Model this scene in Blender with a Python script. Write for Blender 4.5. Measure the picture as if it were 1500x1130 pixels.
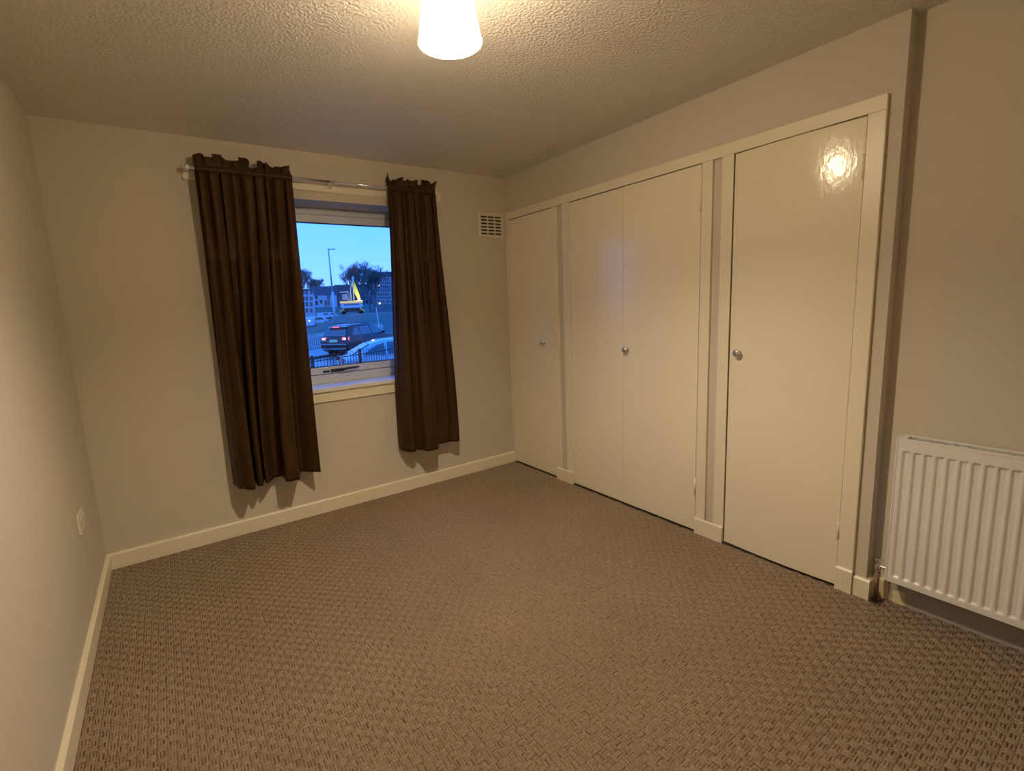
import bpy, bmesh, math, random
from mathutils import Vector, Matrix

for o in list(bpy.data.objects):
    bpy.data.objects.remove(o, do_unlink=True)
S = bpy.context.scene
COL = S.collection
PI = math.pi
V = Vector

# ------------------------------------------------------------------ camera
FPX, PPX, PPY = 705.465, 750 - 28.925, 565 - 5.446          # focal length and principal point, 1500x1130 frame
CAM = V((0.4197, -3.3425, 1.3709))
yaw, pitch, roll = math.radians(33.8978), math.radians(-8.8832), math.radians(-2.6460)
CF = V((math.sin(yaw) * math.cos(pitch), math.cos(yaw) * math.cos(pitch), math.sin(pitch)))
r0 = V((math.cos(yaw), -math.sin(yaw), 0)); u0 = r0.cross(CF)
CR = r0 * math.cos(roll) + u0 * math.sin(roll)
CU = -r0 * math.sin(roll) + u0 * math.cos(roll)
cd = bpy.data.cameras.new('camera'); cam = bpy.data.objects.new('camera', cd); COL.objects.link(cam)
cam.matrix_world = Matrix(((CR.x, CU.x, -CF.x, CAM.x), (CR.y, CU.y, -CF.y, CAM.y), (CR.z, CU.z, -CF.z, CAM.z), (0, 0, 0, 1)))
cd.sensor_width = 36; cd.lens = FPX * 36 / 1500
cd.shift_x = 28.925 / 1500; cd.shift_y = -5.446 / 1500
cd.clip_start = 0.02; cd.clip_end = 2000
S.camera = cam

# ------------------------------------------------------------------ sky, exposure
S.view_settings.view_transform = 'Standard'; S.view_settings.look = 'None'
S.view_settings.gamma = 1.0; S.view_settings.use_curve_mapping = False
S.view_settings.exposure = 0.0
BULB_POWER = 3300.0; SHADE_GLOW = 6.5
LIGHT_COL = (1.0, 0.82, 0.58)
w = bpy.data.worlds.new('dusk_sky'); S.world = w; w.use_nodes = True
wn, wl = w.node_tree.nodes, w.node_tree.links
tc = wn.new('ShaderNodeTexCoord'); sx = wn.new('ShaderNodeSeparateXYZ'); ramp = wn.new('ShaderNodeValToRGB')
wl.new(tc.outputs['Generated'], sx.inputs[0]); wl.new(sx.outputs['Z'], ramp.inputs['Fac'])
ramp.color_ramp.elements[0].position = 0.0; ramp.color_ramp.elements[0].color = (0.60, 0.94, 2.4, 1)
ramp.color_ramp.elements[1].position = 1.0; ramp.color_ramp.elements[1].color = (0.06, 0.78, 3.2, 1)
for p, c in ((0.05, (0.38, 0.89, 3.0, 1)), (0.2, (0.19, 0.78, 3.2, 1))):
    e = ramp.color_ramp.elements.new(p); e.color = c
wl.new(ramp.outputs['Color'], wn['Background'].inputs['Color']); wn['Background'].inputs['Strength'].default_value = 1.0

# ------------------------------------------------------------------ materials
MATS = {}
def nodes(m): return m.node_tree.nodes, m.node_tree.links
def mat(name, col, rough=0.6, spec=0.5, metal=0.0, var=0.0, vscale=8.0, bump=0.0, bscale=60.0, bdist=0.002, emit=None, estr=0.0, sheen=0.0, stretch=None, coat=0.0):
    if name in MATS: return MATS[name]
    m = bpy.data.materials.new(name); m.use_nodes = True; n, l = nodes(m); b = n['Principled BSDF']
    b.inputs['Base Color'].default_value = (*col, 1); b.inputs['Roughness'].default_value = rough
    b.inputs['Specular IOR Level'].default_value = spec; b.inputs['Metallic'].default_value = metal
    b.inputs['Sheen Weight'].default_value = sheen; b.inputs['Coat Weight'].default_value = coat
    if emit: b.inputs['Emission Color'].default_value = (*emit, 1); b.inputs['Emission Strength'].default_value = estr
    t = n.new('ShaderNodeTexCoord'); src = t.outputs['Object']
    if stretch:
        mp = n.new('ShaderNodeMapping'); mp.inputs['Scale'].default_value = stretch; l.new(src, mp.inputs[0]); src = mp.outputs[0]
    nz = n.new('ShaderNodeTexNoise'); nz.inputs['Scale'].default_value = vscale; nz.inputs['Detail'].default_value = 4; l.new(src, nz.inputs['Vector'])
    mx = n.new('ShaderNodeMix'); mx.data_type = 'RGBA'
    mx.inputs[6].default_value = (*[c * (1 - var) for c in col], 1); mx.inputs[7].default_value = (*[min(1, c * (1 + var)) for c in col], 1)
    l.new(nz.outputs['Fac'], mx.inputs[0]); l.new(mx.outputs[2], b.inputs['Base Color'])
    if bump:
        nb = n.new('ShaderNodeTexNoise'); nb.inputs['Scale'].default_value = bscale; nb.inputs['Detail'].default_value = 3; l.new(src, nb.inputs['Vector'])
        bp = n.new('ShaderNodeBump'); bp.inputs['Strength'].default_value = bump; bp.inputs['Distance'].default_value = bdist
        l.new(nb.outputs['Fac'], bp.inputs['Height']); l.new(bp.outputs[0], b.inputs['Normal'])
    MATS[name] = m
    return m

WALL = mat('wall_paint', (0.615, 0.555, 0.448), 0.85, 0.25, var=0.015, vscale=3, bump=0.12, bscale=140, bdist=0.001)
CEIL = mat('ceiling_textured_paint', (0.80, 0.75, 0.68), 0.5, 0.45, var=0.02, vscale=5, bump=1.0, bscale=80, bdist=0.011)
GLOSS = mat('cream_gloss_paint', (0.85, 0.765, 0.575), 0.15, 0.38, var=0.015, vscale=2, bump=0.5, bscale=58, bdist=0.0013, stretch=(1, 1, 0.6))
TRIMG = mat('cream_trim_gloss', (0.83, 0.75, 0.56), 0.36, 0.5, var=0.02, vscale=4, bump=0.05, bscale=50, bdist=0.001)
DARK = mat('dark_void', (0.05, 0.038, 0.025), 0.9, 0.1)
RADW = mat('radiator_white_enamel', (0.78, 0.75, 0.71), 0.35, 0.5, var=0.01)
CHROME = mat('chrome', (0.80, 0.79, 0.77), 0.2, 0.5, metal=1.0, var=0.02)
COPPER = mat('aged_copper_pipe', (0.28, 0.15, 0.08), 0.4, 0.5, metal=0.8, var=0.2, vscale=40)
UPVC = mat('white_window_frame', (0.72, 0.75, 0.80), 0.35, 0.5, var=0.01)
RUBBER = mat('dark_gasket', (0.03, 0.03, 0.03), 0.7, 0.3)
BLACKM = mat('black_metal', (0.02, 0.02, 0.022), 0.35, 0.5)
PLASTIC = mat('cream_plastic', (0.70, 0.64, 0.50), 0.4, 0.5)
WHITEP = mat('white_plastic', (0.74, 0.73, 0.68), 0.4, 0.5)

def carpet(name, lo, hi):
    m = bpy.data.materials.new(name); m.use_nodes = True; n, l = nodes(m); b = n['Principled BSDF']
    b.inputs['Roughness'].default_value = 0.95; b.inputs['Specular IOR Level'].default_value = 0.1
    t = n.new('ShaderNodeTexCoord'); cr = n.new('ShaderNodeValToRGB'); ad = n.new('ShaderNodeMath'); ad.operation = 'MULTIPLY_ADD'; ad.inputs[1].default_value = 0.8
    fine = n.new('ShaderNodeTexNoise'); fine.inputs['Scale'].default_value = 160; fine.inputs['Detail'].default_value = 3; l.new(t.outputs['Object'], fine.inputs['Vector'])
    big = n.new('ShaderNodeTexNoise'); big.inputs['Scale'].default_value = 1.5; l.new(t.outputs['Object'], big.inputs['Vector'])
    sc = n.new('ShaderNodeMath'); sc.operation = 'MULTIPLY'; sc.inputs[1].default_value = 0.2; l.new(big.outputs['Fac'], sc.inputs[0])
    l.new(fine.outputs['Fac'], ad.inputs[0]); l.new(sc.outputs[0], ad.inputs[2]); l.new(ad.outputs[0], cr.inputs['Fac'])
    cr.color_ramp.elements[0].position = 0.3; cr.color_ramp.elements[0].color = (*lo, 1)
    cr.color_ramp.elements[1].position = 0.72; cr.color_ramp.elements[1].color = (*hi, 1)
    l.new(cr.outputs['Color'], b.inputs['Base Color'])
    return m
CARPET = carpet('carpet_backing', (0.10, 0.062, 0.036), (0.16, 0.105, 0.064))
PILE = carpet('carpet_loop_yarn', (0.205, 0.149, 0.100), (0.395, 0.303, 0.213))

def glass():
    m = bpy.data.materials.new('window_glass'); m.use_nodes = True; n, l = nodes(m)
    n.remove(n['Principled BSDF']); tr = n.new('ShaderNodeBsdfTransparent'); gl = n.new('ShaderNodeBsdfGlossy'); gl.inputs['Roughness'].default_value = 0.02
    tr.inputs['Color'].default_value = (0.93, 0.97, 1.0, 1); gl.inputs['Color'].default_value = (1, 1, 1, 1)
    lw = n.new('ShaderNodeLayerWeight'); pw = n.new('ShaderNodeMath'); pw.operation = 'POWER'; pw.inputs[1].default_value = 4.0
    fr = n.new('ShaderNodeMath'); fr.operation = 'MULTIPLY_ADD'; fr.inputs[1].default_value = 0.6; fr.inputs[2].default_value = 0.03
    l.new(lw.outputs['Facing'], pw.inputs[0]); l.new(pw.outputs[0], fr.inputs[0]); mx = n.new('ShaderNodeMixShader')
    l.new(fr.outputs[0], mx.inputs[0]); l.new(tr.outputs[0], mx.inputs[1]); l.new(gl.outputs[0], mx.inputs[2]); l.new(mx.outputs[0], n['Material Output'].inputs['Surface'])
    return m
GLASS = glass()

def curtain_mat():
    m = mat('brown_faux_silk', (0.056, 0.0262, 0.0086), 0.45, 0.12, var=0.25, vscale=14, bump=0.35, bscale=26, bdist=0.006, stretch=(1, 1, 0.35))
    return m
CURT = curtain_mat()

def emission(name, col, s):
    m = bpy.data.materials.new(name); m.use_nodes = True; n, l = nodes(m); n.remove(n['Principled BSDF'])
    e = n.new('ShaderNodeEmission'); e.inputs['Color'].default_value = (*col, 1); e.inputs['Strength'].default_value = s
    l.new(e.outputs[0], n['Material Output'].inputs['Surface']); return m

def shade_mat():
    m = bpy.data.materials.new('translucent_lamp_shade'); m.use_nodes = True; n, l = nodes(m); n.remove(n['Principled BSDF'])
    tr = n.new('ShaderNodeBsdfTransparent'); tr.inputs['Color'].default_value = (1.0, 0.95, 0.85, 1)
    e = n.new('ShaderNodeEmission'); e.inputs['Color'].default_value = (*LIGHT_COL, 1); e.inputs['Strength'].default_value = SHADE_GLOW
    d = n.new('ShaderNodeBsdfTranslucent'); d.inputs['Color'].default_value = (0.5, 0.47, 0.4, 1)
    a = n.new('ShaderNodeAddShader'); l.new(e.outputs[0], a.inputs[0]); l.new(d.outputs[0], a.inputs[1])
    mx = n.new('ShaderNodeMixShader'); mx.inputs[0].default_value = 0.70
    l.new(tr.outputs[0], mx.inputs[1]); l.new(a.outputs[0], mx.inputs[2]); l.new(mx.outputs[0], n['Material Output'].inputs['Surface'])
    return m

# ------------------------------------------------------------------ mesh helpers
OFF = {}
def tag(o, label=None, cat=None, group=None, kind=None):
    if label: o['label'] = label
    if cat: o['category'] = cat
    if group: o['group'] = group
    if kind: o['kind'] = kind
    return o
def empty(name, loc, label=None, cat=None, group=None, kind=None, rotz=0.0):
    o = bpy.data.objects.new(name, None); o.empty_display_size = 0.1; COL.objects.link(o)
    o.location = loc; o.rotation_euler = (0, 0, rotz)
    OFF[o.name] = V(loc) if rotz == 0 else V((0, 0, 0))
    return tag(o, label, cat, group, kind)
class MB:
    def __init__(s): s.v = []; s.f = []
    def add(s, vs, fs):
        k = len(s.v); s.v += [V(p) for p in vs]; s.f += [tuple(i + k for i in q) for q in fs]; return s
    def hexa(s, p): return s.add(p, [(3, 2, 1, 0), (4, 5, 6, 7), (0, 1, 5, 4), (1, 2, 6, 5), (2, 3, 7, 6), (3, 0, 4, 7)])
    def box(s, a, b):
        x0, x1 = sorted((a[0], b[0])); y0, y1 = sorted((a[1], b[1])); z0, z1 = sorted((a[2], b[2]))
        return s.hexa([(x0, y0, z0), (x1, y0, z0), (x1, y1, z0), (x0, y1, z0), (x0, y0, z1), (x1, y0, z1), (x1, y1, z1), (x0, y1, z1)])
    def tube(s, path, r, n=10, caps=True):
        path = [V(p) for p in path]; rs = r if isinstance(r, (list, tuple)) else [r] * len(path)
        k = len(s.v); up = V((0, 0, 1)); prev = None
        for i, p in enumerate(path):
            t = (path[min(i + 1, len(path) - 1)] - path[max(i - 1, 0)]).normalized()
            a = (prev - t * prev.dot(t)) if prev else (up.cross(t) if abs(t.z) < 0.95 else V((1, 0, 0)).cross(t))
            a.normalize(); prev = a; b = t.cross(a)
            for j in range(n):
                q = 2 * PI * j / n; s.v.append(p + (a * math.cos(q) + b * math.sin(q)) * rs[i])
        for i in range(len(path) - 1):
            for j in range(n):
                s.f.append((k + i * n + j, k + i * n + (j + 1) % n, k + (i + 1) * n + (j + 1) % n, k + (i + 1) * n + j))
        if caps:
            s.f.append(tuple(k + j for j in reversed(range(n)))); s.f.append(tuple(k + (len(path) - 1) * n + j for j in range(n)))
        return s
    def lathe(s, c, prof, axis='z', n=24, caps=False):
        c = V(c); k = len(s.v)
        for (r, h) in prof:
            for j in range(n):
                q = 2 * PI * j / n; a, b = r * math.cos(q), r * math.sin(q)
                s.v.append(c + (V((a, b, h)) if axis == 'z' else V((h, a, b)) if axis == 'x' else V((b, h, a))))
        for i in range(len(prof) - 1):
            for j in range(n): s.f.append((k + i * n + j, k + i * n + (j + 1) % n, k + (i + 1) * n + (j + 1) % n, k + (i + 1) * n + j))
        if caps:
            s.f.append(tuple(k + j for j in reversed(range(n)))); s.f.append(tuple(k + (len(prof) - 1) * n + j for j in range(n)))
        return s
    def prism(s, poly, f0, f1):
        """poly of 2d points, f0/f1 map (a,b)->3d for both ends"""
        n = len(poly); k = len(s.v)
        s.v += [V(f0(*p)) for p in poly] + [V(f1(*p)) for p in poly]
        s.f.append(tuple(k + i for i in reversed(range(n)))); s.f.append(tuple(k + n + i for i in range(n)))
        for i in range(n): s.f.append((k + i, k + (i + 1) % n, k + n + (i + 1) % n, k + n + i))
        return s
    def build(s, name, m, parent=None, bevel=0.0, smooth=False, solid=0.0, seg=2):
        off = OFF.get(parent.name, V((0, 0, 0))) if parent else V((0, 0, 0))
        me = bpy.data.meshes.new(name); me.from_pydata([p - off for p in s.v], [], s.f); me.update()
        bm = bmesh.new(); bm.from_mesh(me); bmesh.ops.recalc_face_normals(bm, faces=bm.faces); bm.to_mesh(me); bm.free()
        if smooth:
            for p in me.polygons: p.use_smooth = True
        me.materials.append(m); o = bpy.data.objects.new(name, me); COL.objects.link(o)
        if parent: o.parent = parent; OFF[o.name] = off
        if bevel:
            b = o.modifiers.new('bevel', 'BEVEL'); b.width = bevel; b.segments = seg; b.limit_method = 'ANGLE'; b.angle_limit = math.radians(40)
        if solid:
            b = o.modifiers.new('thickness', 'SOLIDIFY'); b.thickness = solid; b.offset = 0
        return o
def lerp(a, b, t): return a + (b - a) * t
def smooth01(t): t = max(0.0, min(1.0, t)); return t * t * (3 - 2 * t)

# ------------------------------------------------------------------ room shell
W, H = 2.8786, 2.40           # right wall plane, ceiling
YC, DA = -2.6076, 0.0704      # corner where the right wall steps back, depth of the step
YR = -3.85                    # wall behind the camera
T = 0.018; HB = 0.093         # skirting thickness, height
WX0, WX1, WZ0, WZ1, WD = 0.80, 2.10, 0.852, 2.107, 0.30     # window opening and wall thickness
def st(o, label): return tag(o, label, kind='structure')
st(MB().box((-0.2, YR - 0.2, -0.12), (W + 0.9, 0.0, 0)).build('floor', CARPET), 'brown basket-weave loop carpet')
st(MB().box((-0.2, YR - 0.2, H), (W + 0.9, WD, H + 0.12)).build('ceiling', CEIL), 'white textured ceiling')
st(MB().box((-0.15, YR, 0), (0, 0, H)).build('wall_left', WALL), 'cream painted left wall')
st(MB().box((-0.15, 0, 0), (WX0, WD, H)).box((WX1, 0, 0), (W + 0.9, WD, H)).box((WX0, 0, 0), (WX1, WD, WZ0)).box((WX0, 0, WZ1), (WX1, WD, H)).build('wall_back', WALL), 'cream painted wall with the window')
st(MB().box((-0.15, YR - 0.15, 0), (W + DA + 0.2, YR, H)).build('wall_rear', WALL), 'cream wall opposite the window')
OPEN = [(-0.042, -0.580), (-0.761, -1.775), (-1.946, -2.497)]; HD = 2.0643; HF = 2.1223; TF = 0.018
rw = MB().box((W, 0, HD), (W + 0.08, YC, H))
ys = [0.0] + [v for o_ in OPEN for v in o_] + [YC]
for i in range(0, len(ys), 2): rw.box((W, ys[i], 0), (W + 0.08 if i < len(ys) - 2 else W + DA, ys[i + 1], HD))
st(rw.build('wall_right', WALL), 'cream wall around the fitted wardrobes')
st(MB().box((W + DA, YC + 0.0, 0), (W + DA + 0.15, YR, H)).build('wall_alcove', WALL), 'recessed cream wall behind the radiator')

# skirting boards
def board(mb, a, b, n, h=HB, t=T, z0=0.0):
    """board from a to b on the floor plan, n = direction out of the wall; small chamfer on top"""
    a, b, n = V((*a, 0)), V((*b, 0)), V((*n, 0))
    prof = [(0, z0), (t, z0), (t, h - 0.007), (t - 0.006, h), (0, h)]
    mb.prism(prof, lambda d, z: a + n * d + V((0, 0, z)), lambda d, z: b + n * d + V((0, 0, z))); return mb
st(board(MB(), (0, YR), (0, 0), (1, 0)).build('baseboard_left', TRIMG), 'cream gloss skirting along the left wall')
st(board(MB(), (T - 0.006, 0), (W - 0.018, 0), (0, -1)).build('baseboard_back', TRIMG), 'cream gloss skirting under the window')
XF = W - TF
st(board(MB(), (XF, -0.581), (XF, -0.7605), (-1, 0), h=0.098, t=0.012).build('baseboard_right', TRIMG), 'short skirting block between the narrow wardrobe and the double wardrobe')
st(board(MB(), (XF, -1.776), (XF, -1.9455), (-1, 0), h=0.098, t=0.012).build('baseboard_right_middle', TRIMG), 'short skirting block between the double wardrobe and the wide single door')
st(board(MB(), (XF, -2.4975), (XF, -2.562), (-1, 0), h=0.115, t=0.012).build('baseboard_right_end', TRIMG), 'tall skirting block at the foot of the wide door frame')
c_ = MB(); board(c_, (W, -2.563), (W, YC - T), (-1, 0)); board(c_, (W - 0.001, YC), (W + DA - T, YC), (0, -1))
st(c_.build('baseboard_corner', TRIMG), 'skirting turning the corner beside the radiator')
def patchy():
    m = mat('half_painted_skirting', (0.42, 0.38, 0.33), 0.6, 0.4, var=0.03); n, l = nodes(m); b = n['Principled BSDF']
    t = n.new('ShaderNodeTexCoord'); sp = n.new('ShaderNodeSeparateXYZ'); nz = n.new('ShaderNodeTexNoise'); nz.inputs['Scale'].default_value = 45
    l.new(t.outputs['Object'], sp.inputs[0]); l.new(t.outputs['Object'], nz.inputs['Vector'])
    def mm(op, a, c):
        x = n.new('ShaderNodeMath'); x.operation = op
        for i, q in enumerate((a, c)):
            if isinstance(q, (int, float)): x.inputs[i].default_value = q
            else: l.new(q, x.inputs[i])
        return x.outputs[0]
    wob = mm('MULTIPLY', mm('SUBTRACT', nz.outputs['Fac'], 0.5), 0.035)
    yy = mm('ADD', sp.outputs['Y'], wob); zz = mm('ADD', sp.outputs['Z'], wob)
    a = mm('GREATER_THAN', yy, -2.675)
    p = mm('MULTIPLY', mm('MULTIPLY', mm('LESS_THAN', yy, -2.690), mm('GREATER_THAN', yy, -2.733)), mm('LESS_THAN', zz, 0.062))
    fac = mm('MAXIMUM', a, p)
    old = b.inputs['Base Color'].links[0].from_socket; mx = n.new('ShaderNodeMix'); mx.data_type = 'RGBA'
    l.new(fac, mx.inputs[0]); l.new(old, mx.inputs[6]); mx.inputs[7].default_value = (0.72, 0.64, 0.40, 1); l.new(mx.outputs[2], b.inputs['Base Color'])
    return m
st(board(MB(), (W + DA, YC - T + 0.006), (W + DA, YR), (-1, 0)).build('baseboard_alcove', patchy()), 'half repainted skirting under the radiator')

# ------------------------------------------------------------------ fitted wardrobes
head = MB().box((XF, 0, HD), (W + 0.001, -2.560, HF))
st(head.build('trim_1', TRIMG, bevel=0.003), 'cream gloss rail running above all the wardrobe doors')
KZ = 1.07
def knob(y, z, x, parent):
    prof = [(0.0105, 0.0), (0.0105, -0.004), (0.007, -0.006), (0.006, -0.016), (0.009, -0.020), (0.0155, -0.026), (0.0165, -0.031), (0.0145, -0.036), (0.008, -0.039), (0.0, -0.0395)]
    prof = [(r * 1.18, h * 1.05) for r, h in prof]
    return MB().lathe((x, y, z), prof, 'x', 20).build('knob', CHROME, parent, smooth=True)
def hinge(y, z, x, parent):
    h = MB().tube([(x - 0.0025, y, z - 0.046), (x - 0.0025, y, z + 0.046)], 0.0058, 10)
    for k in (-0.050, 0.050): h.lathe((x - 0.0025, y, z + k), [(0.0, -0.005), (0.004, -0.003), (0.0052, 0), (0.004, 0.003), (0, 0.005)], 'z', 8)
    return h.build('hinge', TRIMG, parent, smooth=True)
def door(root, y0, y1, knob_y, knob_z, hinge_y, xf, bow=0.0, bottom=0.014):
    if bow:                                               # flush door, bowed outwards to shift the lamp's reflection
        N = 24; z0, z1 = bottom, HD - 0.005
        pr = [(lerp(y0, y1, i / N), xf - bow * math.sin(PI * i / N)) for i in range(N + 1)]
        mb = MB().prism(pr + [(y1, W - 0.0013), (y0, W - 0.0013)], lambda y, x: (x + 0.0008, y, z0), lambda y, x: (x + 0.0008, y, z1))
        k = len(mb.v); mb.v += [V((x, y, z0 + 0.0015)) for y, x in pr] + [V((x, y, z1 - 0.0015)) for y, x in pr]
        mb.f += [(k + i, k + i + 1, k + N + 2 + i, k + N + 1 + i) for i in range(N)]
        d = mb.build('door', GLOSS, root)
        for p in d.data.polygons[-N:]: p.use_smooth = True
    else:
        d = MB().box((xf, y0, bottom), (W - 0.0005, y1, HD - 0.005)).build('door', GLOSS, root, bevel=0.0025)
    knob(knob_y, knob_z, xf, d)
    for z in (1.866, 0.288): hinge(hinge_y, z, xf - 0.002, d)
    return d
def wardrobe(label, op, jambs, doors):
    y0, y1 = op
    root = empty('fitted_wardrobe', (W, (y0 + y1) / 2, 0), label, 'wardrobe', 'fitted wardrobes')
    for a, b in jambs: MB().box((XF, a, 0.0065), (W - 0.0005, b, HD)).build('jamb', TRIMG, root, bevel=0.003)
    for k in doors: door(root, *k)
    return root
wardrobe('narrow single-door cream wardrobe in the corner by the wall vent', OPEN[0], [(0.0, -0.042), (-0.580, -0.627)],
         [(-0.0445, -0.5765, -0.462, 1.078, -0.0445, XF + 0.003)])
wardrobe('double-door cream wardrobe between the two single-door ones', OPEN[1], [(-0.689, -0.761), (-1.775, -1.834)],
         [(-0.7635, -1.2405, -1.10, -5.0, -0.7635, XF + 0.003), (-1.2435, -1.7725, -1.279, 1.060, -1.7725, XF + 0.001)])
wardrobe('wide single-door cream wardrobe beside the radiator alcove', OPEN[2], [(-1.885, -1.946), (-2.497, -2.560)],
         [(-1.9525, -2.4945, -2.004, 1.077, -2.4945, XF + 0.006, 0.011)])
for o in list(bpy.data.objects):                          # the left leaf of the pair has no knob
    if o.name.startswith('knob') and o.parent and min(v.co.z for v in o.data.vertices) < -1: bpy.data.objects.remove(o, do_unlink=True)

CUP = mat('cupboard_interior', (0.30, 0.26, 0.2), 0.8)
cx0, cx1 = W + 0.081, W + 0.62
cb = MB().box((cx1, 0.0, 0), (cx1 + 0.05, YC, H)).box((cx0, YC + 0.04, 0), (cx1, YC, H)).box((cx0, -0.628, 0), (cx1, -0.688, H)).box((cx0, -1.835, 0), (cx1, -1.884, H))
st(cb.build('wall_closet', CUP), 'inner walls of the wardrobe cupboards')
# ------------------------------------------------------------------ window
win = empty('window_1', ((WX0 + WX1) / 2, 0.24, WZ0), 'white framed window with a bottom handle between brown curtains', kind='structure')
YF = 0.235                                                  # inner face of the frame
def ring(mb, x0, x1, z0, z1, wl_, wr, wb, wt, y0, y1):
    mb.box((x0, y0, z0), (x1, y1, z0 + wb)).box((x0, y0, z1 - wt), (x1, y1, z1)).box((x0, y0, z0 + wb), (x0 + wl_, y1, z1 - wt)).box((x1 - wr, y0, z0 + wb), (x1, y1, z1 - wt)); return mb
GX0, GX1, GZ0, GZ1 = WX0 + 0.105, WX1 - 0.105, 0.992, 2.006
ring(MB(), WX0, WX1, 0.874, WZ1, 0.048, 0.048, 0.061, 0.044, YF, 0.295).build('window_frame', UPVC, win, bevel=0.003)
sash = ring(MB(), WX0 + 0.053, WX1 - 0.053, 0.940, 2.060, 0.052, 0.052, 0.052, 0.054, YF - 0.012, 0.285).build('sash', UPVC, win, bevel=0.006)
ring(MB(), WX0 + 0.046, WX1 - 0.046, 0.933, 2.066, 0.009, 0.009, 0.009, 0.009, YF + 0.004, 0.28).build('gasket', RUBBER, win)
ring(MB(), GX0 - 0.001, GX1 + 0.001, GZ0 - 0.001, GZ1 + 0.001, 0.006, 0.006, 0.006, 0.006, YF - 0.006, YF + 0.004).build('glazing_seal', RUBBER, sash)
MB().box((GX0 - 0.004, 0.258, GZ0 - 0.004), (GX1 + 0.004, 0.262, GZ1 + 0.004)).build('pane', GLASS, sash)
hd = MB().box((1.395, YF - 0.026, 0.948), (1.475, YF - 0.012, 0.972)).box((1.455, YF - 0.045, 0.950), (1.485, YF - 0.022, 0.974)).build('handle', BLACKM, sash, bevel=0.004)
MB().tube([(1.47, YF - 0.040, 0.964), (1.52, YF - 0.046, 0.970), (1.60, YF - 0.044, 0.973)], [0.010, 0.008, 0.006], 10).build('lever', BLACKM, hd, smooth=True)
MB().box((1.34, YF - 0.020, 0.951), (1.39, YF - 0.012, 0.966)).build('latch', BLACKM, sash, bevel=0.003)
MB().prism([(WX0 - 0.05, -0.030), (WX1 + 0.05, -0.030), (WX1 + 0.05, 0.0), (WX1, 0.0), (WX1, YF + 0.005), (WX0, YF + 0.005), (WX0, 0.0), (WX0 - 0.05, 0.0)], lambda x, y: (x, y, 0.8455), lambda x, y: (x, y, 0.876)).build('window_sill', mat('white_sill_gloss', (0.76, 0.74, 0.69), 0.3, 0.5), win, bevel=0.006, seg=3)
MB().box((WX0 - 0.04, -0.014, 0.776), (WX1 + 0.04, 0.0, 0.846)).build('apron', TRIMG, win, bevel=0.003)
# timber batten over the window that the curtain rod is fixed to
st(MB().prism([(0, 2.160), (-0.013, 2.160), (-0.018, 2.168), (-0.018, 2.222), (0, 2.222)], lambda y, z: (0.62, y, z), lambda y, z: (2.26, y, z)).build('trim_2', TRIMG), 'slim painted batten on the wall above the window')

# ------------------------------------------------------------------ curtain rod
RY, RZ = -0.088, 2.209
rod = empty('curtain_rod', (1.41, RY, RZ), 'thin chrome curtain rod over the window', 'curtain rod')
MB().tube([(0.632, RY, RZ), (1.42, RY, RZ)], 0.0090, 12).build('rod_tube', CHROME, rod, smooth=True)
MB().tube([(1.36, RY, RZ), (2.196, RY, RZ)], 0.0078, 12).build('inner_tube', CHROME, rod, smooth=True)
for x, sgn in ((0.640, -1), (2.188, 1)):
    b = MB().lathe((x, 0, RZ), [(0.0, -0.006), (0.022, -0.006), (0.022, 0.0), (0.011, 0.0)], 'y', 16)
    b = MB().box((x - 0.016, -0.014, RZ - 0.028), (x + 0.016, 0.0, RZ + 0.028)).box((x - 0.008, RY, RZ - 0.010), (x + 0.008, -0.014, RZ + 0.010))
    b.build('bracket', WHITEP, rod, bevel=0.003)
    MB().lathe((x, RY, RZ), [(0.0, -0.012), (0.014, -0.010), (0.016, 0.0), (0.014, 0.010), (0.0, 0.012)], 'x', 16).build('end_cap', WHITEP, rod, smooth=True)
hk = MB().box((1.432, -0.022, RZ - 0.028), (1.452, -0.0182, RZ + 0.018)).tube([(1.442, -0.022, RZ - 0.014), (1.442, RY, RZ - 0.014), (1.442, RY - 0.013, RZ - 0.004), (1.442, RY - 0.012, RZ + 0.008)], 0.0035, 8)
hk.build('middle_hook', CHROME, rod)

# ------------------------------------------------------------------ curtains
def catmull(pts, n):
    pts = [V((*p, 0)) for p in pts]; seg = [0.0]
    for a, b in zip(pts, pts[1:]): seg.append(seg[-1] + (b - a).length)
    L = seg[-1]; out = []
    for k in range(n + 1):
        d = L * k / n; i = 0
        while i < len(pts) - 2 and seg[i + 1] < d: i += 1
        t = (d - seg[i]) / max(1e-9, seg[i + 1] - seg[i])
        p0, p1, p2, p3 = pts[max(i - 1, 0)], pts[i], pts[i + 1], pts[min(i + 2, len(pts) - 1)]
        c = 0.5 * ((2 * p1) + (p2 - p0) * t * 0.7 + (2 * p0 * 0.7 - 5 * p1 + 0.6 * p1 + 4 * p2 - 0.6 * p2 + 0.0 * p2 - p3 * 0.7 + 0.7 * p3 * 0 + (0.0) * p3) * 0 * t * t)
        h00 = 2 * t ** 3 - 3 * t * t + 1; h10 = t ** 3 - 2 * t * t + t; h01 = -2 * t ** 3 + 3 * t * t; h11 = t ** 3 - t * t
        m1 = (p2 - p0) * 0.35; m2 = (p3 - p1) * 0.35
        out.append(p1 * h00 + m1 * h10 + p2 * h01 + m2 * h11)
    return out
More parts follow.
